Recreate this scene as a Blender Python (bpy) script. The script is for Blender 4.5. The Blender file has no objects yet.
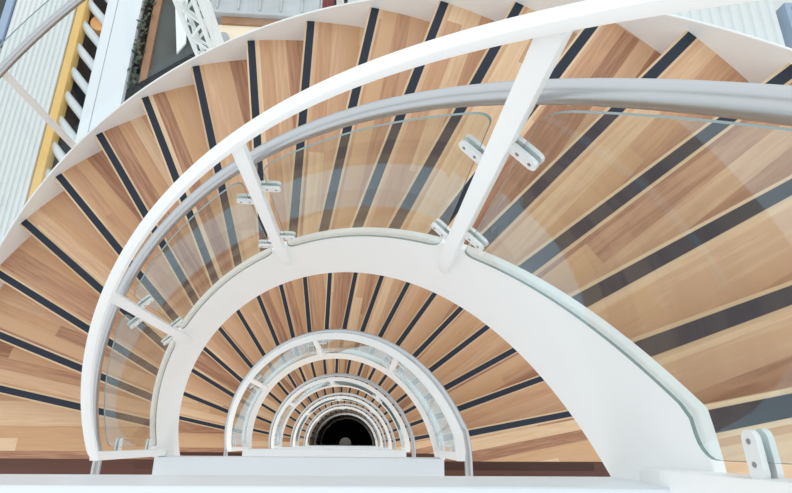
import bpy, bmesh, math, random
from mathutils import Matrix, Vector, Euler
random.seed(7)
S = bpy.context.scene
COL = S.collection
PI = math.pi
R = math.radians

# ------------------------------------------------------------------ dimensions (metres; z = 0 is the landing one floor down)
NR = 19                      # risers in one flight
RISE = 0.18
FLOOR_H = NR * RISE          # 3.42
TH0, DTH = 0.2023, 0.1529    # angle of the first riser, angle of one tread
R_STR0, R_STR1 = 1.078, 1.104
R_OUT = 2.613
NFL = 7                      # flights that can be seen down the well

def th(i): return TH0 + (i - 1) * DTH
def ti(a): return 1 + (a - TH0) / DTH
def zn(i): return RISE * min(i, NR)
I0, I1 = ti(R(1.2)), ti(PI - R(1.0))

# ------------------------------------------------------------------ materials
def mat(name):
    m = bpy.data.materials.new(name); m.use_nodes = True
    nt = m.node_tree
    return m, nt, nt.nodes['Principled BSDF']

def plain(name, col, rough=0.5, metal=0.0, spec=0.5, noise=0.0, scale=8.0):
    m, nt, b = mat(name)
    b.inputs['Roughness'].default_value = rough
    b.inputs['Metallic'].default_value = metal
    b.inputs['Specular IOR Level'].default_value = spec
    if noise:
        tc = nt.nodes.new('ShaderNodeTexCoord'); n = nt.nodes.new('ShaderNodeTexNoise')
        n.inputs['Scale'].default_value = scale; n.inputs['Detail'].default_value = 4
        nt.links.new(tc.outputs['Object'], n.inputs['Vector'])
        mx = nt.nodes.new('ShaderNodeMix'); mx.data_type = 'RGBA'
        mx.inputs['A'].default_value = (*[c * (1 - noise) for c in col], 1)
        mx.inputs['B'].default_value = (*[min(1, c * (1 + noise)) for c in col], 1)
        nt.links.new(n.outputs['Fac'], mx.inputs['Factor'])
        nt.links.new(mx.outputs['Result'], b.inputs['Base Color'])
    else:
        b.inputs['Base Color'].default_value = (*col, 1)
    return m

def wood(name, ramp, plank=0.085, length=6.0, axis='x', rough=0.38, grain=0.16, off=0.0):
    """planks lying along one local axis, each plank with its own tone"""
    m, nt, b = mat(name)
    N, L = nt.nodes.new, nt.links.new
    tc = N('ShaderNodeTexCoord'); sep = N('ShaderNodeSeparateXYZ'); L(tc.outputs['Object'], sep.inputs[0])
    along, across = ('X', 'Y') if axis == 'x' else ('Y', 'X')
    oi = N('ShaderNodeObjectInfo')
    def M(op, a, bb=None, c=None):
        n = N('ShaderNodeMath'); n.operation = op
        for k, v in enumerate((a, bb, c)):
            if v is None: continue
            if isinstance(v, (int, float)): n.inputs[k].default_value = v
            else: L(v, n.inputs[k])
        return n.outputs[0]
    rnd = M('MULTIPLY', oi.outputs['Random'], 37.0)
    row = M('FLOOR', M('DIVIDE', M('ADD', sep.outputs[across], off), plank))
    wn = N('ShaderNodeTexWhiteNoise'); wn.noise_dimensions = '2D'
    cv = N('ShaderNodeCombineXYZ'); L(row, cv.inputs[0]); L(rnd, cv.inputs[1]); L(cv.outputs[0], wn.inputs['Vector'])
    shift = M('MULTIPLY', wn.outputs['Value'], 3.1)
    seg = M('FLOOR', M('DIVIDE', M('ADD', sep.outputs[along], shift), length))
    wn2 = N('ShaderNodeTexWhiteNoise'); wn2.noise_dimensions = '3D'
    cv2 = N('ShaderNodeCombineXYZ'); L(row, cv2.inputs[0]); L(rnd, cv2.inputs[1]); L(seg, cv2.inputs[2])
    L(cv2.outputs[0], wn2.inputs['Vector'])
    # grain
    mp = N('ShaderNodeMapping'); L(tc.outputs['Object'], mp.inputs['Vector'])
    mp.inputs['Scale'].default_value = (2.2, 34, 6) if axis == 'x' else (34, 2.2, 6)
    cvo = N('ShaderNodeCombineXYZ'); L(M('MULTIPLY', wn2.outputs['Value'], 50.0), cvo.inputs[2]); L(cvo.outputs[0], mp.inputs['Location'])
    ns = N('ShaderNodeTexNoise'); ns.inputs['Scale'].default_value = 1.6; ns.inputs['Detail'].default_value = 6; ns.inputs['Distortion'].default_value = 0.6
    L(mp.outputs[0], ns.inputs['Vector'])
    t = M('ADD', wn2.outputs['Value'], M('MULTIPLY', M('SUBTRACT', ns.outputs['Fac'], 0.5), grain * 4))
    cr = N('ShaderNodeValToRGB'); L(t, cr.inputs['Fac'])
    e = cr.color_ramp.elements
    e[0].position, e[0].color = ramp[0][0], (*ramp[0][1], 1)
    e[1].position, e[1].color = ramp[-1][0], (*ramp[-1][1], 1)
    for p_, c_ in ramp[1:-1]:
        x = e.new(p_); x.color = (*c_, 1)
    L(cr.outputs['Color'], b.inputs['Base Color'])
    b.inputs['Roughness'].default_value = rough
    b.inputs['Specular IOR Level'].default_value = 0.35
    return m

OAK = [(0.0, (0.36, 0.175, 0.100)), (0.14, (0.50, 0.275, 0.165)), (0.32, (0.60, 0.345, 0.195)), (0.5, (0.64, 0.395, 0.215)), (0.68, (0.63, 0.385, 0.240)), (0.85, (0.72, 0.485, 0.290)), (1.0, (0.77, 0.555, 0.36))]
M_tread = wood('oak_planks', OAK)
M_nosing = wood('pale_oak_nosing', [(0, (0.62, 0.42, 0.25)), (1, (0.78, 0.58, 0.38))], plank=0.2, rough=0.4)
M_landing = wood('oak_landing_planks', OAK, plank=0.09, length=5.0, off=0.03)
M_riser = wood('oak_riser', [(0, (0.42, 0.22, 0.11)), (1, (0.58, 0.35, 0.19))], plank=0.3)
M_thresh = wood('dark_wood_threshold', [(0, (0.055, 0.020, 0.014)), (1, (0.13, 0.052, 0.036))], plank=0.06, length=3)
M_strip = plain('black_grip_strip', (0.015, 0.023, 0.040), 0.75, noise=0.25, scale=90)
M_white = plain('white_painted_steel', (0.885, 0.905, 0.90), 0.38, noise=0.012, scale=3)
M_beam = plain('cool_white_paint', (0.76, 0.81, 0.85), 0.4, noise=0.012, scale=3)
M_clamp = plain('pale_clamp_metal', (0.80, 0.83, 0.83), 0.28, metal=0.15)
M_bolt = plain('bolt_steel', (0.35, 0.37, 0.39), 0.35, metal=0.9)
M_soffit = plain('white_soffit', (0.78, 0.77, 0.74), 0.7)

def steel():
    m, nt, b = mat('brushed_stainless_steel')
    b.inputs['Metallic'].default_value = 1.0
    b.inputs['Base Color'].default_value = (0.52, 0.54, 0.555, 1)
    b.inputs['Roughness'].default_value = 0.33
    return m
M_steel = steel()

def glass(name, tint, gloss=(0.92, 0.98, 1.0), ior=1.52, rough=0.02):
    """architectural sheet glass: clear through, Fresnel mirror on the faces"""
    m = bpy.data.materials.new(name); m.use_nodes = True
    nt = m.node_tree; nt.nodes.clear(); N, L = nt.nodes.new, nt.links.new
    out = N('ShaderNodeOutputMaterial'); mix = N('ShaderNodeMixShader'); fr = N('ShaderNodeFresnel'); fr.inputs['IOR'].default_value = ior
    tr = N('ShaderNodeBsdfTransparent'); tr.inputs['Color'].default_value = (*tint, 1)
    gl = N('ShaderNodeBsdfGlossy'); gl.inputs['Color'].default_value = (*gloss, 1); gl.inputs['Roughness'].default_value = rough
    geo = N('ShaderNodeNewGeometry'); mr = N('ShaderNodeMapRange')      # the sheet does not bend light, so both faces use the outside angle
    mr.inputs['To Min'].default_value = ior; mr.inputs['To Max'].default_value = 1 / ior
    L(geo.outputs['Backfacing'], mr.inputs['Value']); L(mr.outputs['Result'], fr.inputs['IOR'])
    L(fr.outputs[0], mix.inputs[0]); L(tr.outputs[0], mix.inputs[1]); L(gl.outputs[0], mix.inputs[2]); L(mix.outputs[0], out.inputs['Surface'])
    return m
M_glass = glass('clear_balustrade_glass', (0.94, 0.97, 0.965))
M_glass_out = glass('thin_outer_glass', (0.97, 0.985, 0.98), ior=1.3)
M_gedge = plain('green_glass_edge', (0.20, 0.29, 0.28), 0.15)

# ------------------------------------------------------------------ mesh helpers
def link(name, bm, m, parent=None, smooth=False, mats=None):
    bmesh.ops.recalc_face_normals(bm, faces=bm.faces)
    me = bpy.data.meshes.new(name); bm.to_mesh(me); bm.free()
    for x in (mats or [m]): me.materials.append(x)
    if smooth:
        for p_ in me.polygons: p_.use_smooth = True
        if smooth == 'angle': me.set_sharp_from_angle(angle=R(38))
    o = bpy.data.objects.new(name, me); COL.objects.link(o)
    if parent: o.parent = parent
    return o

def empty(name, loc=(0, 0, 0), rz=0.0):
    o = bpy.data.objects.new(name, None); o.location = loc; o.rotation_euler = (0, 0, rz)
    o.empty_display_size = 0.2; COL.objects.link(o); return o

def tag(o, label=None, cat=None, group=None, kind=None):
    if label: o['label'] = label
    if cat: o['category'] = cat
    if group: o['group'] = group
    if kind: o['kind'] = kind
    return o

def kids(o): return [c for c in bpy.data.objects if c.parent == o]
def copy_tree(o, parent=None):
    c = o.copy(); COL.objects.link(c); c.parent = parent
    for k in kids(o): copy_tree(k, c)
    return c

def P(a, r, z): return Vector((-r * math.cos(a), r * math.sin(a), z))

def box(bm, x0, x1, y0, y1, z0, z1, mtx=None):
    v = [bm.verts.new(c) for c in ((x0, y0, z0), (x1, y0, z0), (x1, y1, z0), (x0, y1, z0), (x0, y0, z1), (x1, y0, z1), (x1, y1, z1), (x0, y1, z1))]
    for f in ((3, 2, 1, 0), (4, 5, 6, 7), (0, 1, 5, 4), (1, 2, 6, 5), (2, 3, 7, 6), (3, 0, 4, 7)): bm.faces.new([v[k] for k in f])
    if mtx is not None: bmesh.ops.transform(bm, matrix=mtx, verts=v)
    return v

def bevel(bm, w, seg=2):
    bmesh.ops.recalc_face_normals(bm, faces=bm.faces)
    bmesh.ops.bevel(bm, geom=list(bm.edges), offset=w, segments=seg, profile=0.6, affect='EDGES', clamp_overlap=True)

def prism(bm, pts, z0, z1):
    lo = [bm.verts.new((x, y, z0)) for x, y in pts]; hi = [bm.verts.new((x, y, z1)) for x, y in pts]
    bm.faces.new(lo[::-1]); bm.faces.new(hi)
    n = len(pts)
    for k in range(n): bm.faces.new((lo[k], lo[(k + 1) % n], hi[(k + 1) % n], hi[k]))

def sweep_rect(bm, sections):
    """sections: list of 4-corner loops"""
    rows = [[bm.verts.new(c) for c in s] for s in sections]
    n = len(rows[0])
    for a, b in zip(rows, rows[1:]):
        for k in range(n): bm.faces.new((a[k], a[(k + 1) % n], b[(k + 1) % n], b[k]))
    bm.faces.new(rows[0][::-1]); bm.faces.new(rows[-1])
    return rows

def tube(bm, pts, rad, seg=12, cap=True):
    pts = [Vector(q) for q in pts]; rows = []
    up = Vector((0, 0, 1)); prev = None
    for k, q in enumerate(pts):
        d = (pts[min(k + 1, len(pts) - 1)] - pts[max(k - 1, 0)]).normalized()
        if prev is None:
            s = d.cross(up)
            if s.length < 1e-3: s = d.cross(Vector((1, 0, 0)))
            s.normalize()
        else:
            s = (prev - d * prev.dot(d)).normalized()
        prev = s; t = d.cross(s)
        rows.append([bm.verts.new(q + (s * math.cos(a) + t * math.sin(a)) * rad) for a in (2 * PI * j / seg for j in range(seg))])
    for a, b in zip(rows, rows[1:]):
        for j in range(seg): bm.faces.new((a[j], a[(j + 1) % seg], b[(j + 1) % seg], b[j]))
    if cap: bm.faces.new(rows[0][::-1]); bm.faces.new(rows[-1])

def irange(i0, i1, step=0.2):
    n = max(2, int(round((i1 - i0) / step)) + 1)
    s = [i0 + (i1 - i0) * k / (n - 1) for k in range(n)]
    if i0 < NR < i1: s = sorted(set(s + [float(NR)]))
    return s

def band(bm, i0, i1, r0, r1, h0, h1, step=0.2):
    """curved plate following the pitch of the stairs, between two radii and two heights over the nosings"""
    sweep_rect(bm, [[P(th(i), r0, RISE * i + h0), P(th(i), r1, RISE * i + h0), P(th(i), r1, zn(i) + h1), P(th(i), r0, zn(i) + h1)] for i in irange(i0, i1, step)])

# ------------------------------------------------------------------ one flight
ORD = ['topmost', 'second', 'third', 'fourth', 'fifth', 'lowest']
def arc(bm, r0, r1, a0, a1, z0, z1, t0=0.0, t1=0.0, n=5):
    """tread wedge; t0 / t1 push the two straight edges along the tangent"""
    pts = []
    def edge(a, t):
        return [(-r * math.cos(a) + t * math.sin(a), r * math.sin(a) + t * math.cos(a)) for r in (r0, r1)]
    e0, e1 = edge(a0, t0), edge(a1, t1)
    outer = [(-r1 * math.cos(a), r1 * math.sin(a)) for a in (a0 + (a1 - a0) * k / n for k in range(1, n))]
    inner = [(-r0 * math.cos(a), r0 * math.sin(a)) for a in (a0 + (a1 - a0) * k / n for k in range(n - 1, 0, -1))]
    prism(bm, [e0[0], e0[1]] + outer + [e1[1], e1[0]] + inner, z0, z1)

RI, RO = R_STR1 - 0.004, R_OUT + 0.003
def make_flight():
    root = empty('staircase_flight')
    b = bmesh.new(); arc(b, RI, RO, 0, DTH, -0.040, 0, 0.067, 0.03); tread = link('tread', b, M_tread)
    b = bmesh.new(); arc(b, RI, RO, 0, 0, -0.0399, 0.0004, 0.0, 0.069, n=2); nose = link('nosing', b, M_nosing, tread)
    b = bmesh.new(); arc(b, RI, RO, 0, 0, -0.01, 0.002, 0.011, 0.057, n=2); grip = link('grip_strip', b, M_strip, tread)
    tag(nose, 'pale wood front edge'); tag(grip, 'black anti-slip strip')
    b = bmesh.new(); arc(b, RI, RO, 0, 0, -RISE + 0.0, -0.040, 0.012, 0.030, n=2); riser = link('riser', b, M_riser)
    for k in range(1, NR + 1):
        if k == NR:
            b = bmesh.new(); arc(b, RI, RO, 0, PI - th(NR) - 0.004, -0.040, 0, 0.067, 0.0); t = link('tread', b, M_tread)
            for c in (nose, grip):
                d = c.copy(); COL.objects.link(d); d.parent = t
        else:
            t = tread if k == 1 else copy_tree(tread)
        q = riser if k == 1 else riser.copy()
        if k > 1: COL.objects.link(q)
        for o in (t, q):
            o.parent = root; o.location = (0, 0, zn(k)); o.rotation_euler = (0, 0, -th(k))
    b = bmesh.new(); band(b, I0, I1, R_STR0, R_STR1, -0.508, 0.100, 0.15); bevel(b, 0.003, 1)
    link('inner_stringer', b, M_white, root, smooth='angle')
    b = bmesh.new(); band(b, ti(R(2)), ti(PI), R_OUT, R_OUT + 0.014, -0.42, 0.056, 0.1); bevel(b, 0.003, 1)
    link('outer_stringer', b, M_white, root, smooth='angle')
    b = bmesh.new(); band(b, ti(R(4)), ti(PI), R_STR1, R_OUT, -0.32, -0.30, 0.25)
    link('soffit', b, M_soffit, root, smooth='angle')
    return root

flight = make_flight()
FL = [flight]
for n in range(1, NFL): 
    FL.append(copy_tree(flight))
flabel = ['topmost and nearest flight of curved wooden stairs, widest in view, with black tread strips',
          'second flight down of curved wooden stairs, inside the big white stringer curve',
          'third flight down of curved wooden stairs, a narrow half ring of treads in the well',
          'fourth flight down of curved wooden stairs, a thin half ring of small treads',
          'fifth flight down of curved wooden stairs, a very thin brown half ring',
          'sixth flight down of curved wooden stairs, a dim thread of treads near the black bottom',
          'lowest flight of curved wooden stairs, the innermost half ring around the black bottom']
for n, f in enumerate(FL):
    f.location = (0, 0, -FLOOR_H * n)
    tag(f, flabel[n], 'staircase', 'curved flights stacked down the stairwell')

# ------------------------------------------------------------------ inner balustrade of one flight
POST = [R(3.1), R(46.8), R(90.3), R(133.3), R(176.4)]
R_RAIL0, R_RAIL1 = 0.996, 1.049
R_GL0, R_GL1 = 1.047, 1.055
R_TUBE, T_RAD, H_TUBE = 1.117, 0.0252, 0.962
H_RAIL = 1.250
def rounded_panel(bm, i0, i1, h0, h1, r0, r1, rc=0.045, n=22):
    """curved glass sheet with rounded corners, cut along the pitch"""
    s = abs(th(i1) - th(i0)) * r0
    cols = []
    us = sorted(set([rc * (1 - math.cos(PI / 2 * k / 5)) for k in range(6)] + [s - rc * (1 - math.cos(PI / 2 * k / 5)) for k in range(6)] + [rc + (s - 2 * rc) * k / n for k in range(n + 1)]))
    for u in us:
        e = min(u, s - u); d = 0.0
        if e < rc: d = rc - math.sqrt(max(0, rc * rc - (rc - e) ** 2))
        i = i0 + (i1 - i0) * u / s
        z0, z1 = zn(i) + h0 + d, zn(i) + h1 - d
        cols.append([P(th(i), r0, z0), P(th(i), r1, z0), P(th(i), r1, z1), P(th(i), r0, z1)])
    sweep_rect(bm, cols)
    bm.faces.ensure_lookup_table()
    for f in bm.faces: f.material_index = 0
    # the narrow ground edge is tinted
    for f in bm.faces:
        c = f.calc_center_median(); nrm = f.normal if f.normal.length else None
        f.normal_update()
        rad = Vector((c.x, c.y, 0)).normalized()
        if abs(f.normal.dot(rad)) < 0.5: f.material_index = 1

def capsule(bm, centre, ax_long, ax_short, ax_n, L, W, T):
    """stadium-shaped plate"""
    loop = []
    for k in range(9):
        a = -PI / 2 + PI * k / 8; loop.append(ax_long * (L / 2 - W / 2 + W / 2 * math.cos(a)) + ax_short * (W / 2 * math.sin(a)))
    for k in range(9):
        a = PI / 2 + PI * k / 8; loop.append(ax_long * (-(L / 2 - W / 2) + W / 2 * math.cos(a)) + ax_short * (W / 2 * math.sin(a)))
    f = [bm.verts.new(centre + v - ax_n * T / 2) for v in loop]; g = [bm.verts.new(centre + v + ax_n * T / 2) for v in loop]
    bm.faces.new(f[::-1]); bm.faces.new(g)
    for k in range(len(loop)): bm.faces.new((f[k], f[(k + 1) % len(loop)], g[(k + 1) % len(loop)], g[k]))

def make_clamp(parent, a, h, side, r_in=1.018, r_out=1.078):
    i = ti(a); tan = Vector((math.sin(a), math.cos(a), 0)); rad = Vector((-math.cos(a), math.sin(a), 0))
    pitch = 0.0 if i > NR - 0.3 else RISE / (DTH * 1.05)
    ax = tan; sh = Vector((0, 0, 1))
    base = P(a, 1.051, zn(i) + h) + (tan + Vector((0, 0, pitch))) * (side * 0.056)
    b = bmesh.new()
    capsule(b, base - rad * 0.0105, ax, sh, rad, 0.080, 0.033, 0.010)
    c2 = bmesh.new()
    capsule(c2, base + rad * 0.0105, ax, sh, rad, 0.080, 0.033, 0.010)
    c = link('glass_clamp', b, M_clamp, parent, smooth='angle')
    link('back_plate', c2, M_clamp, c, smooth='angle')
    for k in (-0.012, 0.022):
        b = bmesh.new()
        q = base - rad * 0.0155 + ax * (k * side)
        tube(b, [q + rad * 0.002, q - rad * 0.0015], 0.0045, 8)
        link('bolt', b, M_bolt, c)

def make_balustrade():
    root = empty('stair_balustrade')
    # flat white top rail, mitred down into the end posts
    b = bmesh.new()
    secs = []
    ia, ib = ti(POST[0] - R(1.2)), ti(POST[-1] + R(1.2))
    for i in irange(ia, ib, 0.12):
        e = min(th(i) - th(ia), th(ib) - th(i)) * 1.02
        cut = 0.0 if e > 0.05 else 0.05 - math.sqrt(max(0, 0.05 ** 2 - (0.05 - e) ** 2))
        secs.append([P(th(i), R_RAIL0, zn(i) + H_RAIL - 0.030), P(th(i), R_RAIL1 - cut * .6, zn(i) + H_RAIL - 0.030), P(th(i), R_RAIL1 - cut * .6, zn(i) + H_RAIL), P(th(i), R_RAIL0, zn(i) + H_RAIL)])
    sweep_rect(b, secs); bevel(b, 0.007, 2)
    link('top_rail', b, M_white, root, smooth='angle')
    # steel handrail on the stair side
    zs = lambda i: zn(i) + H_TUBE
    pts = [Vector((-R_TUBE, -0.34, zs(0)))] + [Vector((-R_TUBE, y, zs(0))) for y in (-0.2, -0.08, -0.01)]
    pts += [P(th(i), R_TUBE, zs(i)) for i in irange(0.0, NR + 0.95, 0.25)]
    pts += [Vector((R_TUBE, y, zs(NR))) for y in (-0.03, -0.1, -0.2, -0.34)]
    b = bmesh.new(); tube(b, pts, T_RAD, 16)
    hr = link('handrail', b, M_steel, root, smooth='angle'); tag(hr, 'round brushed steel handrail')
    for k, a in enumerate(POST):
        i = ti(a); tan = Vector((math.sin(a), math.cos(a), 0))
        b = bmesh.new(); w = 0.024
        z1 = zn(i) + H_RAIL - 0.028
        rows = []
        for (z, r0, r1, ww) in ((zn(i) - 0.17, 1.066, 1.080, w * .8), (zn(i) - 0.02, 1.036, 1.080, w), (zn(i) + 0.10, 1.030, 1.080, w), (z1, 1.018, 1.050, w)):
            rows.append([P(a, r0, z) - tan * ww, P(a, r1, z) - tan * ww, P(a, r1, z) + tan * ww, P(a, r0, z) + tan * ww])
        sweep_rect(b, rows); bevel(b, 0.005, 2)
        p = link('post', b, M_white, root, smooth='angle')
        for h in (0.80, 0.275):
            if k > 0: make_clamp(p, a, h, -1)
            if k < 4: make_clamp(p, a, h, +1)
        # bracket from the post out to the handrail
        b = bmesh.new(); q0 = P(a, 1.03, zn(i) + H_TUBE - 0.075); q1 = P(a, R_TUBE, zn(i) + H_TUBE - 0.070); q2 = P(a, R_TUBE, zn(i) + H_TUBE - 0.015)
        tube(b, [q0, q0.lerp(q1, .6), q1 + (q2 - q1) * .12, q2], 0.008, 8)
        link('bracket', b, M_steel, hr, smooth='angle')
    for a0, a1 in zip(POST, POST[1:]):
        g = 0.046 / 1.05
        b = bmesh.new(); rounded_panel(b, ti(a0 + g), ti(a1 - g), 0.120, 0.962, R_GL0, R_GL1)
        link('glass_panel', b, None, root, smooth='angle', mats=[M_glass, M_gedge])
    return root

bal = make_balustrade()
BL = [bal] + [copy_tree(bal) for n in range(1, NFL)]
blabel = ['topmost curved balustrade with flat white rail, steel handrail and clamped glass, nearest the camera',
          'second curved white balustrade down, its glass ring just inside the big white stringer curve',
          'third curved white and glass balustrade down, ringed by the second flight of stairs',
          'fourth curved white and glass balustrade down, a small half ring in the well',
          'fifth curved white balustrade down, a thin pale half ring deep in the well',
          'sixth curved white balustrade down, last but one half ring before the black bottom',
          'lowest curved white balustrade, the innermost pale half ring beside the black bottom']
for n, f in enumerate(BL):
    f.location = (0, 0, -FLOOR_H * n)
    tag(f, blabel[n], 'balustrade', 'curved glass balustrades stacked down the stairwell')

# ------------------------------------------------------------------ landings
EDGE = [0.058, 0.026, 0.050, 0.05, 0.05, 0.05, 0.05, 0.05]      # well edge of each landing
def make_landing(e):
    root = empty('stair_landing')
    yb = 0.006
    b = bmesh.new()
    a1 = th(1) + 0.012
    left = [(-r * math.cos(a), r * math.sin(a)) for r, a in [(RI, PI * 0 + math.asin(yb / RI))] + [(RI, a1), (RO, a1), (RO, math.asin(yb / RO))]]
    prism(b, left, -0.04, 0)
    prism(b, [(-RO, -2.2), (RO, -2.2), (RO, -0.115), (-RO, -0.115)], -0.04, 0)
    link('deck', b, M_landing, root)
    b = bmesh.new()
    box(b, -RO, -R_STR1, -0.115, yb, -0.05, 0.001)
    tag(link('threshold', b, M_thresh, root), 'dark brown wooden threshold board')
    b = bmesh.new(); box(b, R_STR1, RO, -0.115, yb, -0.05, 0.001)
    tag(link('threshold', b, M_thresh, root), 'dark brown wooden threshold board')
    b = bmesh.new()
    box(b, -R_STR1 - 0.004, R_STR1 + 0.004, -0.14, e, -0.36, 0.012); bevel(b, 0.004, 1)
    link('edge_beam', b, M_beam, root, smooth='angle')
    b = bmesh.new(); box(b, -RO - .03, RO + .03, -2.25, -0.14, -0.34, -0.05)
    link('slab', b, M_soffit, root)
    return root
llabel = ['nearest landing, its white edge beam running along the bottom of the view',
          'second landing down, with dark brown threshold boards and a white edge between the stringers',
          'third landing down, a white edge strip just above the second one',
          'fourth landing down, a thin white strip above the third landing edge',
          'fifth landing down, a hairline white strip deep in the well',
          'sixth landing down, the faint pale line under the black hole',
          'seventh landing down, the last pale thread beside the black bottom',
          'lowest landing at the bottom of the stairwell']
for n in range(NFL + 1):
    l = make_landing(EDGE[n]); l.location = (0, 0, FLOOR_H * (1 - n))
    tag(l, llabel[n], 'landing', 'landings stacked beside the stairwell')

# ------------------------------------------------------------------ outer balustrade of the topmost flight
R_OT = 2.63
root = empty('outer_balustrade')
tag(root, 'outer steel handrail and glass along the far white edge of the topmost flight', 'balustrade')
b = bmesh.new(); tube(b, [P(th(i), R_OT, zn(i) + 0.88) for i in irange(0.2, 19.0, 0.25)], 0.0235, 16)
hr = link('handrail', b, M_steel, root, smooth='angle'); tag(hr, 'round brushed steel handrail')
OP = [R(8.8), R(52.0), R(95.2), R(166.0)]
for a in OP:
    i = ti(a); tan = Vector((math.sin(a), math.cos(a), 0)); b = bmesh.new(); w = 0.021
    sweep_rect(b, [[P(a, 2.629, z) - tan * w, P(a, 2.655, z) - tan * w, P(a, 2.655, z) + tan * w, P(a, 2.629, z) + tan * w] for z in (zn(i) - 0.2, zn(i) + 0.86)])
    bevel(b, 0.003, 1); link('post', b, M_white, root, smooth='angle')
for a0, a1 in zip(OP, OP[1:]):
    b = bmesh.new(); rounded_panel(b, ti(a0 + .006), ti(a1 - .006), -0.15, 0.955, 2.664, 2.674, rc=0.02)
    link('glass_panel', b, None, root, smooth='angle', mats=[M_glass_out, M_gedge])

# ------------------------------------------------------------------ bottom of the well
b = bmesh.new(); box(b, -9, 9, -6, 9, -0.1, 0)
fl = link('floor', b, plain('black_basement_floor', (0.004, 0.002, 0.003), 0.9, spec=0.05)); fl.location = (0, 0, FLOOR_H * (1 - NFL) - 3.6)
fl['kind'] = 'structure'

zt, zb = -13.5, FLOOR_H * (1 - NFL) - 3.6
M_block = plain('light_block_white', (0.62, 0.60, 0.57), 0.8, noise=0.03)
for nm, q in (('light_block_left', (-3.05, -2.85, -2.7, 3.1)), ('light_block_right', (2.85, 3.05, -2.7, 3.1)), ('light_block_front', (-2.85, 2.85, -2.7, -2.5)), ('light_block_back', (-2.85, 2.85, 2.85, 3.1))):  # unseen enclosure added to block side light, so the deep flights darken
    b = bmesh.new(); box(b, *q, zb, zt); link(nm, b, M_block)['kind'] = 'structure'
root = empty('round_table', (-0.10, 0.10, zb)); tag(root, 'small white round table standing on the black floor at the bottom', 'table')
b = bmesh.new(); tube(b, [(0, 0, .70), (0, 0, .74)], 0.28, 28); link('tabletop', b, M_white, root, smooth='angle')
b = bmesh.new(); tube(b, [(0, 0, 0), (0, 0, .70)], 0.04, 12); tube(b, [(0, 0, 0), (0, 0, .03)], 0.2, 20); link('pedestal', b, M_white, root, smooth='angle')

# ------------------------------------------------------------------ atrium beyond the stairs
Z = -4.0
M_roof = plain('white_corrugated_sheet', (0.70, 0.735, 0.735), 0.5)
M_yel = plain('ochre_edge_board', (0.78, 0.50, 0.17), 0.55, noise=0.06, scale=3)
M_pipe = plain('pale_grey_pipe', (0.66, 0.72, 0.75), 0.35, noise=0.05, scale=3)
M_grey = plain('grey_concrete', (0.40, 0.42, 0.43), 0.7, noise=0.2, scale=1.3)
M_dark = plain('dark_glazing', (0.085, 0.10, 0.10), 0.5, spec=0.08, noise=0.6, scale=1.5)
M_black = plain('black_frame', (0.008, 0.008, 0.01), 0.7, spec=0.05)
M_timber = plain('brown_timber', (0.36, 0.19, 0.10), 0.5, noise=0.2, scale=4)
M_blue = plain('blue_grey_frame', (0.30, 0.40, 0.53), 0.4)
M_cream = plain('cream_top', (0.95, 0.80, 0.60), 0.5, noise=0.05, scale=2)
M_orange = plain('orange_shade', (0.95, 0.52, 0.20), 0.5)
M_red = plain('dark_red_cloth', (0.16, 0.004, 0.008), 0.8)
M_leaf = plain('dark_leaf', (0.045, 0.075, 0.045), 0.6, noise=0.4, scale=6)

def ribbed(x0, x1, y0, y1, pitch, h, axis='y'):
    """corrugated sheet, ribs along y"""
    b = bmesh.new(); xs = []; n = int((x1 - x0) / pitch)
    for k in range(n):
        x = x0 + k * pitch
        xs += [(x, 0), (x + pitch * .30, 0), (x + pitch * .42, h), (x + pitch * .88, h)]
    xs.append((x0 + n * pitch, 0))
    up = [(x, z) for x, z in xs]; lo = [(x, -0.05) for x, z in xs][::-1]
    a = [b.verts.new((x, y0, z)) for x, z in up + lo]; c = [b.verts.new((x, y1, z)) for x, z in up + lo]
    m = len(a)
    for k in range(m): b.faces.new((a[k], a[(k + 1) % m], c[(k + 1) % m], c[k]))
    k0 = len(up)
    for k in range(k0 - 1):
        b.faces.new((a[k], a[k + 1], a[m - 2 - k], a[m - 1 - k])); b.faces.new((c[k], c[k + 1], c[m - 2 - k], c[m - 1 - k]))
    return b

b = ribbed(-6.2, -5.07, -1.0, 10.5, 0.092, 0.025)
o = link('corrugated_roof', b, M_roof); o.location = (0, 0, Z)
tag(o, 'white ribbed roof sheet beside the ochre board, left of the stairs', 'roof')
b = bmesh.new(); box(b, -5.06, -4.92, -1.0, 10.5, -0.16, 0.04); bevel(b, 0.006, 1)
o = link('edge_board', b, M_yel); o.location = (0, 0, Z); tag(o, 'long ochre yellow board along the ribbed white roof', 'board')
b = bmesh.new(); box(b, -4.50, -4.325, -1.0, 10.5, -0.30, 0.10); bevel(b, 0.008, 1); box(b, -4.31, -3.88, -1.0, 10.5, -0.30, 0.10)
o = link('roof_beam', b, M_beam); o.location = (0, 0, Z); tag(o, 'wide white beam with a groove, right of the grey pipes', 'beam')
for k in range(16):
    y = 9.05 - 0.52 * k
    b = bmesh.new(); tube(b, [(-4.99, y + .07, -0.10), (-4.43, y - 0.57, -0.10)], 0.078, 14)
    o = link('grey_pipe', b, M_pipe, smooth='angle'); o.location = (0, 0, Z)
    tag(o, 'pale grey slanting pipe in the row between the ochre board and the white beam', 'pipe', 'slanting pipes beside the ochre board')
b = bmesh.new(); box(b, -6.4, -3.9, -1.0, 10.5, -0.9, -0.85)
o = link('gutter_tray', b, plain('dark_grey_tray', (0.05, 0.057, 0.062), 0.7, spec=0.1, noise=0.8, scale=3)); o.location = (0, 0, Z); tag(o, 'dark grey tray underneath the slanting pipes', 'tray')
root = empty('table_lamp', (-4.70, 7.66, Z - 0.85)); tag(root, 'orange-shaded lamp between the upper slanting pipes', 'lamp')
b = bmesh.new(); tube(b, [(0, 0, 0), (0, 0, 0.03)], 0.12, 18); tube(b, [(0, 0, .03), (0, 0, .35)], 0.02, 8); link('base', b, M_black, root, smooth='angle')
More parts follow.
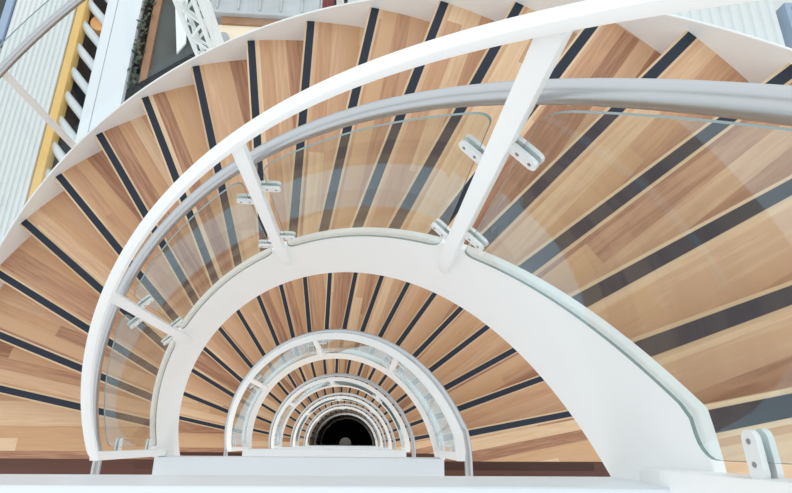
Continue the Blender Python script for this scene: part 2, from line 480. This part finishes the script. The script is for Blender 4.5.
b = bmesh.new(); r_ = [(0.20, .35), (0.19, .68)]
va = [[b.verts.new((rr * math.cos(a), rr * math.sin(a), z)) for a in (2 * PI * j / 24 for j in range(24))] for rr, z in r_]
for j in range(24): b.faces.new((va[0][j], va[0][(j + 1) % 24], va[1][(j + 1) % 24], va[1][j]))
b.faces.new(va[1]); link('lamp_shade', b, M_orange, root, smooth='angle')
# window with blue frame at far left
root = empty('roof_window', (-6.55, 7.6, Z)); tag(root, 'dark window with blue grey frame at the far left corner', 'window')
b = bmesh.new(); box(b, 0.20, 0.33, -0.50, 2.6, -0.2, 0.05); box(b, -1.2, 0.33, -0.62, -0.50, -0.2, 0.05); link('frame', b, M_blue, root)
b = bmesh.new(); box(b, -1.2, 0.2, -0.5, 2.6, -0.16, -0.10); link('pane', b, M_dark, root)
b = bmesh.new(); box(b, -8.4, -6.32, 6.35, 6.95, -0.1, 0.05); bevel(b, 0.01, 1)
o = link('white_parapet', b, M_white); o.location = (0, 0, Z); tag(o, 'white parapet below the blue framed window', 'parapet')
b = bmesh.new(); box(b, -8.4, -6.25, -1, 6.3, -0.1, -0.02)
o = link('flat_roof', b, M_pipe); o.location = (0, 0, Z); tag(o, 'pale blue grey flat roof at the left edge', 'roof')

# glazed roof light with timber, between the white beam and the lattice mast
root = empty('roof_light', (0, 0, Z)); tag(root, 'dark glazed roof light with a brown timber bar behind the stairs', 'skylight')
b = bmesh.new(); prism(b, [(-3.88, 6.06), (-2.60, 7.12), (-2.45, 10.5), (-3.88, 10.5)], -0.12, -0.05); link('pane', b, M_dark, root)
b = bmesh.new(); prism(b, [(-3.88, 5.55), (-2.52, 6.70), (-2.60, 7.12), (-3.88, 6.06)], -0.2, 0.0); link('frame', b, M_black, root)
b = bmesh.new(); box(b, -3.70, -3.57, 6.15, 10.5, -0.06, 0.0); tag(link('timber_bar', b, M_timber, root), 'brown timber bar')
b = bmesh.new(); prism(b, [(-3.12, 6.9), (-2.99, 7.15), (-3.32, 10.5), (-3.72, 10.5)], -0.04, 0.0); tag(link('white_bar', b, M_white, root), 'white bar')
root2 = empty('potted_plant', (-3.80, 6.5, Z)); tag(root2, 'dark green plant along the edge of the wide white beam', 'plant')
b = bmesh.new()
for k in range(90):
    y = random.uniform(-0.4, 2.2); q = Vector((random.uniform(-0.02, 0.12), y, random.uniform(0.0, 0.2)))
    d = Vector((random.uniform(-1, 1), random.uniform(-1, 1), random.uniform(-.2, .6))).normalized() * random.uniform(.06, .12); s = d.cross(Vector((0, 0, 1))).normalized() * .03
    vs = [b.verts.new(v) for v in (q, q + d * .5 + s, q + d, q + d * .5 - s)]; b.faces.new(vs)
link('leaf', b, M_leaf, root2)['kind'] = 'stuff'
b = bmesh.new(); box(b, -0.03, 0.06, -0.45, 2.3, -0.04, 0.03); link('planter', b, M_black, root2)

# lattice mast
def mast(x, y, z0, z1, w):
    root = empty('lattice_mast', (x, y, z0)); tag(root, 'white lattice mast of crossed bars standing behind the stairs', 'mast')
    h = w / 2
    for sx, sy in ((-1, -1), (1, -1), (1, 1), (-1, 1)):
        b = bmesh.new(); tube(b, [(sx * h, sy * h, 0), (sx * h, sy * h, z1 - z0)], 0.035, 8); link('chord', b, M_white, root, smooth='angle')
    b = bmesh.new(); n = int((z1 - z0) / 0.30)
    c = [(-h, -h), (h, -h), (h, h), (-h, h)]
    for k in range(n):
        for j in range(4):
            p0, p1 = c[j], c[(j + 1) % 4]
            if k % 2: p0, p1 = p1, p0
            tube(b, [(*p0, k * .30), (*p1, k * .30 + .30)], 0.022, 6)
    link('lacing', b, M_white, root, smooth='angle')
    b = bmesh.new(); box(b, h + .05, h + .13, -h, h, 0, z1 - z0); link('side_panel', b, M_white, root)
mast(-2.02, 5.72, -5.6, -0.2, 0.24)

# kiosk with cream top, grey canopy
b = bmesh.new(); box(b, -2.62, -0.55, 7.82, 10.5, -0.05, 0.10); 
for k in range(5): box(b, -2.5 + .4 * k, -2.46 + .4 * k, 7.9, 10.5, 0.10, 0.14)
bevel(b, 0.01, 1)
o = link('canopy', b, plain('grey_canopy_metal', (0.50, 0.53, 0.55), 0.3, noise=0.25, scale=2.2)); o.location = (0, 0, Z); tag(o, 'grey metal canopy with pale ribs beyond the stairs', 'canopy')
root = empty('counter', (0, 0, Z)); tag(root, 'cream topped counter with brown rim below the grey canopy', 'counter')
b = bmesh.new(); box(b, -2.56, -0.95, 7.1, 7.66, -0.9, -0.05); bevel(b, 0.01, 1); link('worktop', b, M_cream, root)
b = bmesh.new(); box(b, -2.40, -0.95, 7.66, 7.82, -0.9, 0.0); tag(link('rim', b, M_timber, root), 'brown timber rim')
root = empty('round_stool', (-2.30, 7.25, Z - .05)); tag(root, 'round grey stool top next to the cream counter', 'stool')
b = bmesh.new(); tube(b, [(0, 0, 0.10), (0, 0, 0.15)], 0.11, 24); link('seat', b, M_grey, root, smooth='angle')
b = bmesh.new(); tube(b, [(0, 0, 0), (0, 0, .10)], 0.03, 10); link('leg', b, M_black, root, smooth='angle')
def seat_unit(name, x0, x1, m, label, cat):
    root = empty(name, ((x0 + x1) / 2, 8.1, Z)); tag(root, label, cat); h = (x1 - x0) / 2
    b = bmesh.new(); box(b, -h, h, 0, 0.75, -0.12, 0.10); bevel(b, .02, 2); link('seat', b, m, root, smooth='angle')
    b = bmesh.new(); box(b, -h, h, 0.76, 0.92, -0.3, 0.55); bevel(b, .02, 2); link('backrest', b, m, root, smooth='angle')
    for sx in (-1, 1):
        for y in (0.06, 0.70):
            b = bmesh.new(); tube(b, [(sx * (h - .03), y, -0.40), (sx * (h - .03), y, -0.12)], 0.02, 8); link('leg', b, M_black, root, smooth='angle')
seat_unit('side_chair', -0.50, -0.27, M_red, 'dark red chair at the top edge of the view', 'chair')
seat_unit('side_chair', -0.26, -0.02, M_black, 'black chair beside the dark red one at the top edge', 'chair')
# right
b = ribbed(5.2, 9.05, 4.5, 12.0, 0.22, 0.035)
o = link('corrugated_roof', b, M_roof); o.location = (0, 0, Z); tag(o, 'white ribbed roof sheet at the upper right corner', 'roof')
root = empty('roof_window', (9.1, 7.9, Z)); tag(root, 'blue grey framed window at the upper right corner', 'window')
b = bmesh.new(); box(b, 0, .12, 0.08, 0.9, -.2, .1); box(b, 0, 1.2, 0.9, 1.0, -.2, .1); box(b, 0, 1.2, -.05, .08, -.2, .1); link('frame', b, M_blue, root)
b = bmesh.new(); box(b, .12, 1.2, .08, .9, -.15, -.1); link('pane', b, M_pipe, root)

# atrium floor round the well
b = bmesh.new(); prism(b, [(-16, 2.9), (16, 2.9), (16, 18), (-16, 18)], -0.1, 0)
o = link('floor', b, plain('pale_atrium_floor', (0.70, 0.71, 0.70), 0.6, noise=0.08, scale=1)); o.location = (0, 0, -5.6); o['kind'] = 'structure'

# ------------------------------------------------------------------ light: bright glazed atrium roof
W = bpy.data.worlds.new('atrium_daylight'); S.world = W; W.use_nodes = True
bg = W.node_tree.nodes['Background']; bg.inputs['Color'].default_value = (0.93, 0.97, 1.0, 1); bg.inputs['Strength'].default_value = 1.15
def area(name, loc, rot, sx, sy, power, col=(1, 1, 1)):
    d = bpy.data.lights.new(name, 'AREA'); d.shape = 'RECTANGLE'; d.size, d.size_y = sx, sy; d.energy = power; d.color = col
    o = bpy.data.objects.new(name, d); o.location = loc; o.rotation_euler = rot; COL.objects.link(o); return o

area('basement_fill', (0.0, 1.6, zb + 3.3), (0, 0, 0), 1.2, 0.6, 9, (1.0, 0.9, 0.78))  # unseen fill light added to brighten the table at the bottom
for n in (1, 2, 3, 4):      # warm fill lights added under the lower landings, no visible fixtures
    area('landing_fill', (0.0, -1.2, FLOOR_H * (1 - n) - 0.36), (0, 0, 0), 3.6, 0.5, 14, (1.0, 0.82, 0.62))

# ------------------------------------------------------------------ camera
cam = bpy.data.cameras.new('camera'); co = bpy.data.objects.new('camera', cam); COL.objects.link(co)
cam.sensor_width = 36.0; cam.lens = 545.72 * 36 / 792; cam.clip_start = 0.02; cam.clip_end = 200
Rm = Matrix.Rotation(-0.0307, 3, 'Z') @ Matrix.Rotation(0.0622, 3, 'Y') @ Matrix.Rotation(-0.3467, 3, 'X')
co.matrix_world = Matrix.Translation((0.415, 0.1358, 4.5624)) @ Rm.transposed().to_4x4()
S.camera = co
S.view_settings.view_transform = 'Standard'; S.view_settings.look = 'None'; S.view_settings.gamma = 1; S.view_settings.exposure = 0.10
S.view_settings.use_curve_mapping = False
S.cycles.transparent_max_bounces = 24
S.cycles.max_bounces = 10; S.cycles.diffuse_bounces = 5
